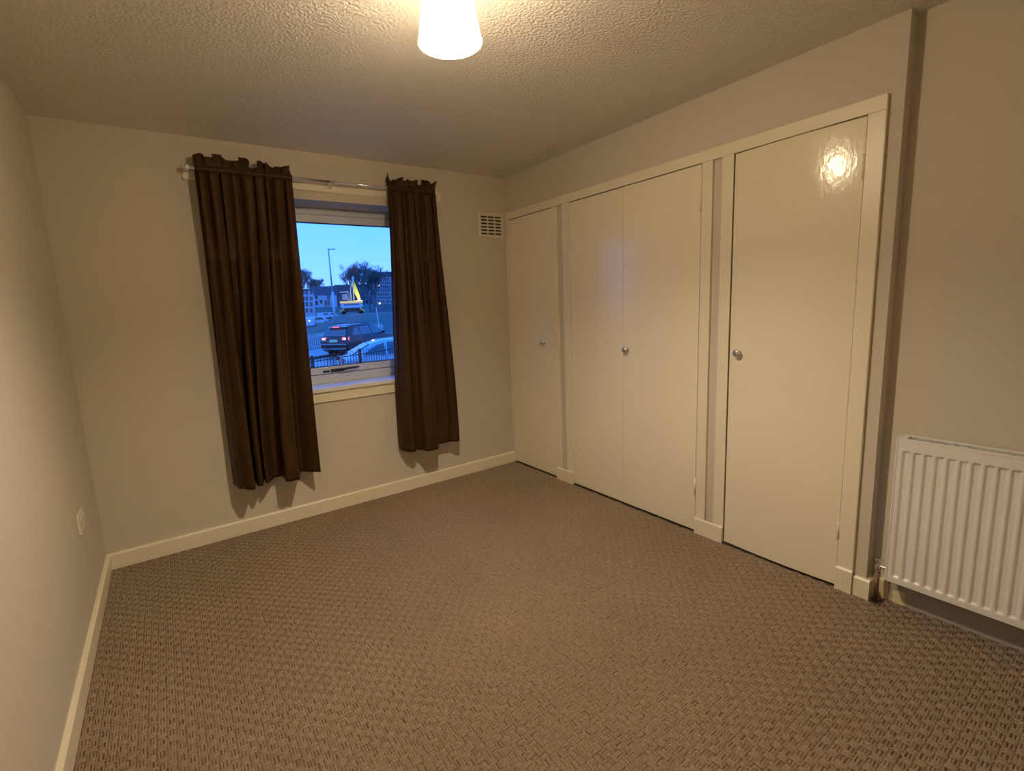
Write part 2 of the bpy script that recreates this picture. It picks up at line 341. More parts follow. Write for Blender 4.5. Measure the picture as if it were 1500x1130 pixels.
def curtain(label, x0, x1, hem, hemz, nf, seed, lean):
    rnd = random.Random(seed); NU, NV, NR = 260, 90, 7
    hp = catmull(hem, NU)
    ph = [rnd.uniform(-0.9, 0.9) for _ in range(nf + 3)]; am = [rnd.uniform(0.4, 1.25) for _ in range(nf + 3)]
    def pleat(u):
        q = u * nf; i = int(q); f = q - i; a0, a1 = am[i], am[i + 1]
        w = math.sin(PI * (q + 0.30 * lerp(ph[i], ph[i + 1], smooth01(f))))
        return lerp(a0, a1, smooth01(f)) * (2.0 * (w * w + 1e-4) ** 0.30 - 1.15)
    vs, fs = [], []
    hb = [rnd.uniform(-0.020, 0.014) for _ in range(40)]
    for j in range(NV + 1):
        v = j / NV; z = lerp(RZ - 0.016, hemz, v)
        g = smooth01(v * 1.05) ** 0.85; tp = (1 - v) ** 1.4
        for i in range(NU + 1):
            u = i / NU; ue = lerp(u, u + 0.0, 0); e = hp[i]
            tx = lerp(x0, x1, u); ty = RY - 0.011
            x = lerp(tx, e.x, g); y = lerp(ty, e.y, g)
            p = pleat(u); edge = min(1.0, min(u, 1 - u) * 30)
            y += -0.025 * p * edge * (0.35 + 0.65 * math.sin(PI * min(1, v * 3.2 + 0.18)) if v < 0.26 else 0.75 * tp + 0.5) * 1.1
            x += 0.006 * math.cos(2 * PI * u * nf) * edge * tp
            # small creases in the cloth
            y += 0.0035 * math.sin(34 * u + 9 * v + 2.3 * math.sin(11 * v + seed)) * v * edge
            y += 0.0045 * math.exp(-((z - 0.80 - 0.02 * math.sin(9 * u)) / 0.012) ** 2) * edge * v
            y = min(y, -0.024)
            vs.append((x, y, z))
    def grid(k0, rows):
        for j in range(rows):
            for i in range(NU):
                a = k0 + j * (NU + 1) + i; fs.append((a, a + 1, a + NU + 2, a + NU + 1))
    grid(0, NV)
    root = empty('curtain', ((x0 + x1) / 2, RY, hemz), label, 'curtain', 'brown window curtains')
    mb = MB(); mb.v = [V(p) for p in vs]; mb.f = list(fs)
    mb.build('drape', CURT, root, smooth=True, solid=0.0015)
    # rod pocket wrapped round the rod and the frill that stands above it
    vs, fs = [], []; rows = 10
    for j in range(rows + 1):
        q = j / rows; ang = -0.5 * PI + q * PI
        for i in range(NU + 1):
            u = i / NU; p = pleat(u)
            rr = 0.0125 + 0.002 * p
            vs.append((lerp(x0, x1, u) + 0.004 * math.cos(2 * PI * u * nf), RY - rr * math.cos(ang), RZ + rr * 1.25 * math.sin(ang)))
    grid(0, rows)
    mb = MB(); mb.v = [V(p) for p in vs]; mb.f = list(fs); mb.build('rod_pocket', CURT, root, smooth=True, solid=0.0015)
    vs, fs = [], []; rows = 8
    for j in range(rows + 1):
        q = j / rows
        for i in range(NU + 1):
            u = i / NU; p = pleat(u); k = u * 24; kk = int(k); f = smooth01(k - kk)
            top = 0.052 + lerp(hb[kk], hb[kk + 1], f) + 0.010 * math.sin(2 * PI * u * nf * 0.5 + ph[3] * 3) + lean * (0.5 - u)
            x = lerp(x0, x1, u) + 0.012 * q * math.sin(2 * PI * u * nf * 1.3 + 1.0) + 0.012 * q * (u - 0.5)
            y = RY - 0.004 - 0.016 * p * q + 0.018 * q * math.sin(2 * PI * u * nf * 1.1 + seed)
            vs.append((x, y, RZ + 0.012 + top * q))
    grid(0, rows)
    mb = MB(); mb.v = [V(p) for p in vs]; mb.f = list(fs); mb.build('frill', CURT, root, smooth=True, solid=0.0015)
    return root
curtain('wide dark brown curtain near the bare left wall', 0.672, 1.188,
        [(0.664, -0.040), (0.674, -0.10), (0.691, -0.160), (0.725, -0.200), (0.757, -0.214), (0.772, -0.150), (0.783, -0.060), (0.782, -0.155), (0.806, -0.175), (0.824, -0.120), (0.836, -0.075), (0.834, -0.150),
         (0.860, -0.125), (0.898, -0.082), (0.935, -0.075), (0.945, -0.120), (0.940, -0.196), (0.975, -0.222), (1.012, -0.230), (1.035, -0.15), (1.052, -0.086), (1.090, -0.10), (1.125, -0.135), (1.160, -0.176)], 0.348, 9, 3, 0.018)
curtain('narrower dark brown curtain on the side of the wall vent', 1.808, 2.180,
        [(1.774, -0.035), (1.778, -0.09), (1.794, -0.138), (1.835, -0.165), (1.880, -0.145), (1.896, -0.180), (1.908, -0.222), (1.945, -0.236), (1.988, -0.240), (2.022, -0.19), (2.060, -0.125), (2.105, -0.115), (2.165, -0.135), (2.226, -0.160)], 0.345, 8, 8, 0.004)

# ------------------------------------------------------------------ pendant lamp
LX, LY, LZ = 1.250, -1.963, 2.168
lamp = empty('pendant_lamp', (LX, LY, LZ), 'glowing white tapered drum pendant lamp under the ceiling', 'lamp')
MB().lathe((LX, LY, 0), [(0.0, H), (0.048, H), (0.048, H - 0.012), (0.030, H - 0.024), (0.010, H - 0.026), (0.0, H - 0.026)], 'z', 24).build('ceiling_rose', WHITEP, lamp, smooth=True)
MB().tube([(LX, LY, H - 0.025), (LX, LY, 2.335)], 0.0035, 8).build('cord', WHITEP, lamp)
MB().lathe((LX, LY, 0), [(0.0, 2.340), (0.012, 2.338), (0.019, 2.325), (0.019, 2.292), (0.014, 2.288), (0.0, 2.288)], 'z', 20).build('lamp_holder', WHITEP, lamp, smooth=True)
BULB = emission('warm_lit_bulb', LIGHT_COL, BULB_POWER)
prof = [(0.030 * math.sin(a), 2.232 - 0.030 * math.cos(a)) for a in (0.0, 0.35, 0.7, 1.05, 1.35, PI / 2)] + [(0.0285, 2.237)]
bulb = MB().lathe((LX, LY, 0), prof, 'z', 18).build('bulb', BULB, lamp, smooth=True)
MB().lathe((LX, LY, 0), [(0.0, 2.2365), (0.0292, 2.2365), (0.027, 2.250), (0.018, 2.276), (0.0135, 2.289), (0.0, 2.289)], 'z', 18).build('bulb_base', WHITEP, bulb, smooth=True)
SHADE = shade_mat()
sh = MB().lathe((LX, LY, 0), [(0.0955, LZ), (0.0880, 2.215), (0.0805, 2.262), (0.0730, 2.310), (0.0655, 2.357)], 'z', 48).build('shade', SHADE, lamp, smooth=True)
rim = MB().lathe((LX, LY, 0), [(0.0955, LZ - 0.0015), (0.0975, LZ), (0.0965, LZ + 0.004), (0.0945, LZ + 0.004), (0.0940, LZ), (0.0955, LZ - 0.0015)], 'z', 48).build('shade_rim', SHADE, sh, smooth=True)
for k in range(3):
    a = 2 * PI * k / 3 + 0.4
    MB().tube([(LX + 0.018 * math.cos(a), LY + 0.018 * math.sin(a), 2.335), (LX + 0.0655 * math.cos(a), LY + 0.0655 * math.sin(a), 2.352)], 0.0016, 6).build('shade_arm', WHITEP, lamp)

# ------------------------------------------------------------------ wall vent
vent = empty('air_vent', (2.714, 0, 2.02), 'small cream louvred air vent on the wall beside the wardrobes', 'vent')
VX0, VX1, VZ0, VZ1 = 2.590, 2.846, 1.922, 2.118
colsx = [(2.622, 2.682), (2.692, 2.750), (2.760, 2.818)]; rowz = [2.083 - 0.0262 * i for i in range(6)]
vb = MB().box((VX0, -0.012, VZ0), (VX0 + 0.032, 0, VZ1)).box((2.818, -0.012, VZ0), (VX1, 0, VZ1)).box((VX0 + 0.032, -0.012, 2.090), (2.818, 0, VZ1)).box((VX0 + 0.032, -0.012, VZ0), (2.818, 0, 1.945))
vb.box((2.682, -0.011, 1.945), (2.692, 0, 2.090)).box((2.750, -0.011, 1.945), (2.760, 0, 2.090)); vb.build('vent_frame', PLASTIC, vent, bevel=0.0025)
MB().box((VX0 + 0.03, -0.002, 1.944), (2.82, -0.0005, 2.092)).build('backing', DARK, vent)
for (a, b) in colsx:
    for z in rowz:
        MB().hexa([(a, -0.0115, z - 0.0195), (b, -0.0115, z - 0.0195), (b, -0.0015, z - 0.0085), (a, -0.0015, z - 0.0085), (a, -0.0115, z - 0.0085), (b, -0.0115, z - 0.0085), (b, -0.0015, z - 0.002), (a, -0.0015, z - 0.002)]).build('slat', PLASTIC, vent)

# ------------------------------------------------------------------ socket on the left wall
so = empty('wall_socket', (0, -0.565, 0.495), 'white double plug socket low on the left wall', 'socket')
MB().box((0, -0.638, 0.452), (0.010, -0.492, 0.538)).build('faceplate', PLASTIC, so, bevel=0.003)
for y in (-0.602, -0.528):
    MB().box((0.010, y - 0.009, 0.512), (0.0145, y + 0.009, 0.529)).build('switch', WHITEP, so, bevel=0.0015)
    MB().box((0.0101, y - 0.002, 0.492), (0.0105, y + 0.002, 0.501)).box((0.0101, y - 0.014, 0.474), (0.0105, y - 0.008, 0.478)).box((0.0101, y + 0.008, 0.474), (0.0105, y + 0.014, 0.478)).build('pin_holes', DARK, so)
    MB().lathe((0.0098, y - 0.0 , 0.462), [(0.0, 0.0), (0.003, 0.0), (0.002, 0.001), (0, 0.001)], 'x', 10).build('screw', CHROME, so)

# ------------------------------------------------------------------ radiator
rad = empty('radiator', (W + DA - 0.06, -3.08, 0.135), 'white panel radiator with vertical flutes and top grille in the alcove', 'radiator')
RX = W + DA - 0.111; RY0, RY1, RZ0, RZ1 = -2.690, -3.485, 0.137, 0.757
y_ = RY0 - 0.0125; PITCH = 0.0341
prof = [(0.0, 0)]; ny = []
# front panel pressed with flutes: a grid whose depth varies with y inside the fluted band
cols = [RY0]; dep = [0.0]
k = 0
while RY0 - 0.014 - k * PITCH - PITCH > RY1 + 0.006:
    b0 = RY0 - 0.014 - k * PITCH
    for a, d in ((0.0, 0), (0.004, 0.35), (0.007, 0.85), (0.010, 1), (0.0205, 1), (0.0235, 0.85), (0.0265, 0.35), (0.0305, 0)):
        cols.append(b0 - a); dep.append(d)
    k += 1
cols.append(RY1); dep.append(0)
zr = [(RZ0, 0), (0.158, 0), (0.163, 0.15), (0.170, 0.85), (0.176, 1), (0.704, 1), (0.710, 0.85), (0.716, 0.15), (0.721, 0), (RZ1, 0)]
vs = [(RX + 0.0085 * d * a, y, z) for z, a in zr for y, d in zip(cols, dep)]; n_ = len(cols)
fs = [(j * n_ + i, j * n_ + i + 1, (j + 1) * n_ + i + 1, (j + 1) * n_ + i) for j in range(len(zr) - 1) for i in range(n_ - 1)]
fp = MB().add(vs, fs)
fp.box((RX + 0.010, RY0, RZ0), (RX + 0.016, RY1, RZ1)).box((RX, RY0, RZ1 - 0.0005), (RX + 0.016, RY1, RZ1)).box((RX, RY0, RZ0), (RX + 0.016, RY1, RZ0 + 0.0005)).box((RX + 0.0005, RY0, RZ0), (RX + 0.016, RY0 - 0.0008, RZ1))
fp.build('front_panel', RADW, rad, smooth=False)
MB().box((RX + 0.074, RY0, RZ0), (RX + 0.082, RY1, RZ1)).build('back_panel', RADW, rad, bevel=0.002)
for y0 in (RY0 + 0.0075, RY1 + 0.0):
    MB().box((RX - 0.001, y0, RZ0 + 0.001), (RX + 0.086, y0 - 0.0075, RZ1 + 0.009)).build('side_panel', RADW, rad, bevel=0.003)
g = MB().box((RX - 0.001, RY0, RZ1), (RX + 0.010, RY1, RZ1 + 0.009)).box((RX + 0.072, RY0, RZ1), (RX + 0.086, RY1, RZ1 + 0.009)).box((RX + 0.014, RY0, RZ1 + 0.001), (RX + 0.072, RY0 - 0.022, RZ1 + 0.009))
grille = g.build('top_grille', RADW, rad, bevel=0.001)
y = RY0 - 0.030; q = 0
while y > RY1 + 0.01:
    sk = 0.009 if q % 2 else -0.009; q += 1; xa, xb, za, zb = RX + 0.009, RX + 0.073, RZ1 + 0.004, RZ1 + 0.0058
    b = MB().hexa([(xa, y - sk, za), (xb, y + sk, za), (xb, y + sk - 0.0022, za), (xa, y - sk - 0.0022, za), (xa, y - sk, zb), (xb, y + sk, zb), (xb, y + sk - 0.0022, zb), (xa, y - sk - 0.0022, zb)])
    b.build('grille_bar', RADW, grille); y -= 0.0185
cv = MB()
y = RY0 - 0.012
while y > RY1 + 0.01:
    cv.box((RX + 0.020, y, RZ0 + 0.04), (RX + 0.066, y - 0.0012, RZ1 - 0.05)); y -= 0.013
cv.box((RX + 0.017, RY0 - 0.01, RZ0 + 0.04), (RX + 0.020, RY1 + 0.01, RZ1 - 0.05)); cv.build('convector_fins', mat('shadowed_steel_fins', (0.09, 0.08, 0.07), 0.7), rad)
for yy in (-2.85, -3.33): MB().box((RX + 0.082, yy - 0.02, 0.22), (W + DA - 0.0005, yy + 0.02, 0.68)).build('wall_bracket', RADW, rad)
PX, PY = RX + 0.040, -2.646
valve = MB().tube([(PX, PY, 0.120), (PX, PY, 0.163)], 0.0105, 14).tube([(PX, PY - 0.006, 0.172), (PX, RY0 + 0.008, 0.172)], 0.0085, 12)
valve.lathe((PX, PY, 0), [(0.0, 0.160), (0.012, 0.160), (0.0135, 0.166), (0.012, 0.178), (0.007, 0.182), (0.007, 0.188), (0.0115, 0.190), (0.0115, 0.203), (0.009, 0.207), (0, 0.207)], 'z', 16)
valve.lathe((PX, PY, 0), [(0.0, 0.118), (0.0125, 0.118), (0.0125, 0.136), (0.0, 0.136)], 'z', 6)
valve.build('valve', CHROME, rad, smooth=False, bevel=0.0006)
MB().tube([(PX, PY, 0.0), (PX, PY, 0.125)], 0.0085, 12).build('pipe', COPPER, rad, smooth=True)

# ------------------------------------------------------------------ carpet loops: blocks of three ridges, turned by turns
import numpy as np
def carpet_pile():
    rng = np.random.default_rng(4); c = 0.027; p = c / 3
    x0, x1, y0, y1 = T + 0.001, W - 0.001, YR + T, -T - 0.001
    ii, jj = np.meshgrid(np.arange(int((x1 + 0.07 - x0) / c)), np.arange(int((y1 - y0) / c)), indexing='ij')
    ii, jj = ii.ravel(), jj.ravel(); k = np.arange(3)
    I = np.repeat(ii, 3); J = np.repeat(jj, 3); K = np.tile(k, len(ii)); par = (I + J) % 2
    cx = x0 + (I + 0.5) * c; cy = y0 + (J + 0.5) * c; o = (K - 1) * p
    n = len(I); cx = cx + np.where(par == 0, o, 0) + rng.normal(0, 0.0009, n); cy = cy + np.where(par == 1, o, 0) + rng.normal(0, 0.0009, n)
    hl = c / 2 * rng.uniform(0.97, 1.14, n); hw = p / 2 * rng.uniform(0.66, 0.86, n); h = 0.0050 * rng.uniform(0.7, 1.2, n)
    keep = ~((cx > W - 0.02) & (cy > YC - 0.02)) & (cx < W + DA - T - 0.004)
    keep &= np.hypot(cx - (W + DA - 0.071), cy + 2.646) > 0.028
    a = np.array([[-1, -1, 0], [1, -1, 0], [1, 1, 0], [-1, 1, 0], [-.72, -.45, 1], [.72, -.45, 1], [.72, .45, 1], [-.72, .45, 1]])
    L = a[None, :, 0] * hl[:, None]; Wd = a[None, :, 1] * hw[:, None]; Z = a[None, :, 2] * h[:, None] - 0.0005 * (1 - a[None, :, 2])
    X = np.where(par[:, None] == 0, Wd, L) + cx[:, None]; Y = np.where(par[:, None] == 0, L, Wd) + cy[:, None]
    v = np.stack([X, Y, Z], -1)[keep]; n = len(v)
    q = np.array([[4, 5, 6, 7], [0, 1, 5, 4], [1, 2, 6, 5], [2, 3, 7, 6], [3, 0, 4, 7]])
    f = (q[None] + (np.arange(n) * 8)[:, None, None]).reshape(-1, 4)
    me = bpy.data.meshes.new('carpet_pile'); me.vertices.add(n * 8); me.vertices.foreach_set('co', v.reshape(-1).astype(np.float32))
    me.loops.add(len(f) * 4); me.loops.foreach_set('vertex_index', f.reshape(-1).astype(np.int32))
    me.polygons.add(len(f)); me.polygons.foreach_set('loop_start', (np.arange(len(f)) * 4).astype(np.int32))
    me.update(calc_edges=True); me.validate()
    bm = bmesh.new(); bm.from_mesh(me); bmesh.ops.recalc_face_normals(bm, faces=bm.faces); bm.to_mesh(me); bm.free()
    me.materials.append(PILE); ob = bpy.data.objects.new('carpet_pile', me); COL.objects.link(ob)
    tag(ob, 'brown basket-weave loops of the fitted carpet', 'carpet', kind='stuff')
carpet_pile()

#OUTDOOR
# ================================================================== the street outside the window
def ray(x, y): return CF + CR * ((x - PPX) / FPX) - CU * ((y - PPY) / FPX)
_e = ray(510, 459); EF = V((_e.x, _e.y, 0)).normalized(); ER = V((EF.y, -EF.x, 0))
ANG = math.atan2(ER.y, ER.x)                                  # heading of the sideways axis, for things facing the house
def at(x, y, D):
    d = ray(x, y); return CAM + d * (D / d.dot(EF))
def pxw(dx, D): return dx / FPX * D
GZ = [(0, -0.80), (13, -0.78), (15.5, -1.0), (20, -1.04), (27.5, -0.95), (31, -0.78), (36, -0.6), (60, -0.5), (130, -0.45), (165, -0.1), (182, 0.0), (197, 4.4), (240, 5.2), (500, 6)]
def ground_z(p):
    q = V((p[0], p[1], 0)) - V((CAM.x, CAM.y, 0)); D, l = q.dot(EF), q.dot(ER)
    z = GZ[-1][1]
    for (a, za), (b, zb) in zip(GZ, GZ[1:]):
        if D <= b: z = lerp(za, zb, max(0, (D - a) / (b - a))); break
    up = smooth01((D - 31) / 36) * (1 - smooth01((D - 125) / 30)) * smooth01((l + 5.5) / 5.0)
    return z + 1.75 * up
GRASS = mat('dull_verge', (0.10, 0.11, 0.10), 0.95, 0.1, var=0.5, vscale=0.7)
TARMAC = mat('damp_tarmac', (0.20, 0.20, 0.20), 0.35, 0.5, var=0.15, vscale=2.0)
PAVE = mat('grey_pavement', (0.26, 0.26, 0.26), 0.6, 0.4, var=0.12, vscale=1.5)
xs = [-70, -45, -30, -20] + [-14 + k for k in range(56)] + [44, 48, 54, 60, 68, 78, 90, 105, 125, 150, 180, 220]
ysx = [0.32, 1.5] + [3 + k for k in range(40)] + [45, 49, 53, 58, 63, 69, 76, 84, 92, 101, 110, 120, 130, 140, 150, 160, 168, 176, 184, 192, 200, 210, 225, 250, 290, 340, 400]
g = MB(); g.v = [V((x, y, ground_z((x, y)))) for y in ysx for x in xs]; nx = len(xs)
g.f = [(j * nx + i, j * nx + i + 1, (j + 1) * nx + i + 1, (j + 1) * nx + i) for j in range(len(ysx) - 1) for i in range(nx - 1)]
st(g.build('ground', GRASS, smooth=True), 'dull green and brown open ground rising behind the street')
HD_ = math.radians(40); HV = (EF * math.cos(HD_) + ER * math.sin(HD_)).normalized(); HN = V((HV.y, -HV.x, 0))   # street heading, and its right hand side
KB = at(467, 519.3, 27.0)
def strip(name, m, t0, t1, dz, label, s0=-24, s1=60, lip=0.0):
    mb = MB(); N = 60; rows = [t0, (t0 + t1) / 2, t1]
    for k in range(N + 1):
        for t in rows:
            p = KB + HV * lerp(s0, s1, k / N) + HN * t; mb.v.append(V((p.x, p.y, ground_z(p) + dz)))
    mb.f = [(k * 3 + i, k * 3 + i + 1, k * 3 + 4 + i, k * 3 + 3 + i) for k in range(N) for i in (0, 1)]
    o = mb.build(name, m, solid=lip); return st(o, label)
strip('road', TARMAC, 0.0, 9.5, 0.03, 'damp grey tarmac street')
strip('pavement', PAVE, -2.6, -0.14, 0.10, 'pale pavement behind the dark kerb', lip=0.06)
strip('kerb', mat('dark_kerb', (0.05, 0.05, 0.05), 0.6), -0.14, 0.02, 0.10, 'dark kerb line along the far pavement', lip=0.08)

# ---------------------------------------------------------------- cars
CARGLASS = mat('car_glass', (0.09, 0.10, 0.11), 0.06, 0.6)
TYRE = mat('tyre_rubber', (0.015, 0.015, 0.016), 0.8, 0.3)
ALLOY = mat('alloy_rim', (0.4, 0.4, 0.42), 0.3, 0.5, metal=0.8)
REDLIT = mat('lit_tail_light', (0.5, 0.02, 0.02), 0.3, 0.5, emit=(1.0, 0.10, 0.10), estr=2.5)
REDDULL = mat('red_tail_light', (0.35, 0.02, 0.03), 0.25, 0.5)
HOT = emission('bright_lamp_glow', (1.0, 0.72, 0.68), 4.0)
TRIMC = mat('car_bright_trim', (0.8, 0.85, 0.9), 0.15, 0.5, metal=1.0)
PLATE = mat('yellow_plate', (0.62, 0.55, 0.25), 0.5, 0.3)
def car(name, label, origin, heading, w, body, cab, belt, taper, paint, wheels, wr, sides, rear, cat='car'):
    """body, cab: side profiles (x forward, z up); sides: window outlines on the cabin side; rear: rear screen outline (y, z)"""
    root = empty(name, origin, label, cat, rotz=math.atan2(heading.y, heading.x)); hw = w / 2
    yb = lambda z: hw - 0.05 * max(0.0, (0.45 - z)) / 0.3 - 0.10 * max(0, z - 0.75)
    MB().prism(body, lambda x, z: (x, -yb(z), z), lambda x, z: (x, yb(z), z)).build('body', paint, root, bevel=0.07, seg=3, smooth=True)
    yc = lambda z: hw - 0.07 - taper * (z - belt)
    MB().prism(cab, lambda x, z: (x, -yc(z), z), lambda x, z: (x, yc(z), z)).build('cabin', paint, root, bevel=0.06, seg=3, smooth=True)
    for sgn in (-1, 1):
        for pl in sides:
            MB().prism(pl, lambda x, z: (x, sgn * (yc(z) - 0.01), z), lambda x, z: (x, sgn * (yc(z) + 0.012), z)).build('side_window', CARGLASS, root)
        for x in wheels:
            wh = MB().lathe((x, sgn * (hw - 0.12), wr), [(0.0, -0.11), (wr * 0.7, -0.11), (wr * 0.95, -0.10), (wr, -0.06), (wr, 0.06), (wr * 0.95, 0.10), (wr * 0.7, 0.11), (0.0, 0.11)], 'y', 22).build('wheel', TYRE, root, smooth=True)
            MB().lathe((x, sgn * (hw - 0.12), wr), [(0.0, sgn * 0.125), (wr * 0.35, sgn * 0.120), (wr * 0.64, sgn * 0.113)], 'y', 18).build('rim', ALLOY, wh, smooth=True)
            MB().lathe((x, sgn * (hw - 0.045), wr + 0.015), [(wr * 1.0, sgn * 0.0), (wr * 1.17, sgn * 0.004), (wr * 1.17, sgn * 0.05), (wr * 1.0, sgn * 0.05)], 'y', 24).build('wheel_arch', RUBBER, root)
        MB().box((rear['mx'], sgn * (hw - 0.02), belt + 0.02), (rear['mx'] + 0.10, sgn * (hw + 0.16), belt + 0.16)).build('door_mirror', paint, root, bevel=0.03)
    return root
o = at(508.0, 516, 27.6); o.z = ground_z(o) + 0.03
so = o + HV * 1.30; so.z = o.z
BLACKP = mat('black_car_paint', (0.010, 0.011, 0.014), 0.14, 0.5)
suv = car('parked_suv', 'black estate-shaped suv with lit red tail lights on the street', so, HV, 1.86,
    [(-2.18, 0.38), (-2.26, 0.55), (-2.26, 0.80), (-2.16, 1.04), (-2.10, 1.10), (0.95, 1.08), (1.75, 1.00), (2.15, 0.86), (2.27, 0.62), (2.22, 0.32), (-2.0, 0.26)],
    [(-2.12, 1.06), (-1.78, 1.56), (-1.45, 1.67), (-0.5, 1.71), (0.30, 1.64), (1.25, 1.05)], 1.06, 0.36, BLACKP, (-1.32, 1.36), 0.36,
    [[(-1.72, 1.12), (-1.45, 1.46), (-1.15, 1.52), (-1.05, 1.12)], [(-1.0, 1.11), (-0.98, 1.54), (-0.15, 1.57), (-0.08, 1.11)], [(-0.02, 1.11), (-0.08, 1.57), (0.28, 1.54), (0.95, 1.10)]], {'mx': 0.75})
def panel(root, name, m, pts, d=0.02, parent=None):
    """quad on the tail: pts (x, y, z) with thickness along -x"""
    n = len(pts); mb = MB(); mb.v = [V(p) for p in pts] + [V((p[0] - d, p[1], p[2])) for p in pts]
    mb.f = [tuple(range(n)), tuple(n + i for i in reversed(range(n)))] + [(i, (i + 1) % n, n + (i + 1) % n, n + i) for i in range(n)]
    return mb.build(name, m, parent or root)
panel(suv, 'rear_screen', CARGLASS, [(-2.10, -0.70, 1.10), (-2.10, 0.70, 1.10), (-1.83, 0.60, 1.50), (-1.83, -0.60, 1.50)], 0.02)
panel(suv, 'spoiler', BLACKP, [(-1.70, -0.62, 1.60), (-1.70, 0.62, 1.60), (-1.96, 0.58, 1.57), (-1.96, -0.58, 1.57)], 0.02)
panel(suv, 'high_brake_light', REDLIT, [(-1.975, -0.20, 1.545), (-1.975, 0.20, 1.545), (-1.975, 0.20, 1.60), (-1.975, -0.20, 1.60)], 0.02)
for sg in (-1, 1):
    t_ = panel(suv, 'tail_light', REDLIT if sg < 0 else REDLIT, [(-2.18, sg * 0.55, 0.90), (-2.10, sg * 0.91, 0.88), (-2.06, sg * 0.91, 1.04), (-2.13, sg * 0.55, 1.05)], 0.06)
    MB().lathe((-2.20, sg * 0.72, 0.965), [(0.0, -0.05), (0.045, -0.045), (0.06, 0.0), (0.0, 0.0)], 'x', 14).build('lamp_glow', HOT, t_)
    MB().box((-2.30, sg * 0.50, 0.46), (-2.24, sg * 0.80, 0.53)).build('reflector', REDDULL, suv)
    MB().tube([(-1.55, sg * 0.62, 1.70), (-1.4, sg * 0.63, 1.735), (-0.4, sg * 0.63, 1.75), (0.1, sg * 0.62, 1.69)], 0.022, 8).build('roof_rail', BLACKM, suv)
panel(suv, 'number_plate', PLATE, [(-2.275, -0.27, 0.80), (-2.275, 0.27, 0.80), (-2.225, 0.27, 0.93), (-2.225, -0.27, 0.93)], 0.02)
MB().box((-2.30, -0.86, 0.66), (-2.22, 0.86, 0.70)).build('bumper_trim', TRIMC, suv)
MB().box((-2.30, -0.80, 0.42), (-2.20, 0.80, 0.46)).build('bumper_skid', TRIMC, suv)

SILV = mat('silver_car_paint', (0.36, 0.38, 0.40), 0.22, 0.5, metal=0.4, coat=0.5)
H2 = math.radians(84); HV2 = (EF * math.cos(H2) + ER * math.sin(H2)).normalized()
o = at(500, 532, 17.5); so2 = o + HV2 * 2.12; so2.z = ground_z(o) + 0.03
sal = car('parked_saloon', 'silver saloon car parked behind the black railing', so2, HV2, 1.78,
    [(-2.15, 0.36), (-2.20, 0.50), (-2.16, 0.74), (-2.06, 0.84), (-1.7, 0.90), (1.0, 0.88), (1.8, 0.78), (2.15, 0.62), (2.2, 0.35), (-2.0, 0.24)],
    [(-1.96, 0.84), (-1.80, 0.95), (-1.46, 1.13), (-1.14, 1.30), (-0.78, 1.39), (-0.15, 1.43), (0.42, 1.38), (1.3, 0.87)], 0.86, 0.34, SILV, (-1.28, 1.35), 0.32,
    [[(-1.46, 0.92), (-1.20, 1.12), (-0.98, 1.24), (-0.72, 1.30), (-0.70, 0.91)], [(-0.62, 0.91), (-0.62, 1.32), (-0.1, 1.345), (0.34, 1.29), (0.92, 0.90)]], {'mx': 0.70})
panel(sal, 'rear_screen', CARGLASS, [(-1.80, -0.68, 0.97), (-1.80, 0.68, 0.97), (-1.20, 0.58, 1.285), (-1.20, -0.58, 1.285)], 0.03)
for sg in (-1, 1):
    panel(sal, 'tail_light', REDDULL, [(-2.21, sg * 0.52, 0.72), (-2.12, sg * 0.88, 0.70), (-2.08, sg * 0.88, 0.88), (-2.17, sg * 0.52, 0.90)], 0.03)
    MB().box((-1.52, sg * 0.84, 0.876), (0.95, sg * 0.868, 0.902)).build('window_trim', TRIMC, sal)
panel(sal, 'number_plate', PLATE, [(-2.225, -0.26, 0.62), (-2.225, 0.26, 0.62), (-2.225, 0.26, 0.74), (-2.225, -0.26, 0.74)], 0.02)

# ---------------------------------------------------------------- black bow-top railing
RA = at(456.5, 523, 13.0); RB = at(526.5, 515.2, 14.35); RAIL_Z = RA.z
rd = V((RB.x - RA.x, RB.y - RA.y, 0)); PL = rd.length; rd.normalize()
rail = empty('bow_top_railing', (RA.x, RA.y, ground_z(RA)), 'black bow-top iron railing in front of the silver saloon', 'railing')
IRON = mat('black_iron', (0.012, 0.013, 0.016), 0.5, 0.4)
for k in range(-2, 3):
    a = RA + rd * (PL * k); gz = ground_z(a)
    MB().box((a.x - 0.03, a.y - 0.03, gz), (a.x + 0.03, a.y + 0.03, RAIL_Z + 0.03)).build('post', IRON, rail)
    if k == 2: continue
    b = a + rd * PL
    for z in (RAIL_Z - 0.13, gz + 0.12):
        zz = z if z > gz + 0.2 else ground_z(a) + 0.12
        MB().tube([(a.x, a.y, zz), (b.x, b.y, zz)], 0.014, 6).build('rail_bar', IRON, rail)
    n_b = 8
    for i in range(n_b):
        p0 = a + rd * (PL * (i + 0.28) / n_b); p1 = a + rd * (PL * (i + 0.78) / n_b); r_ = (p1 - p0).length / 2; c = (p0 + p1) / 2
        z1 = RAIL_Z - r_; path = [(p0.x, p0.y, gz + 0.05), (p0.x, p0.y, z1)]
        for q in range(1, 8):
            an = PI - PI * q / 8; w_ = c + rd * (r_ * math.cos(an)); path.append((w_.x, w_.y, z1 + r_ * math.sin(an)))
        path += [(p1.x, p1.y, z1), (p1.x, p1.y, gz + 0.05)]
        MB().tube(path, 0.008, 6).build('hoop', IRON, rail)

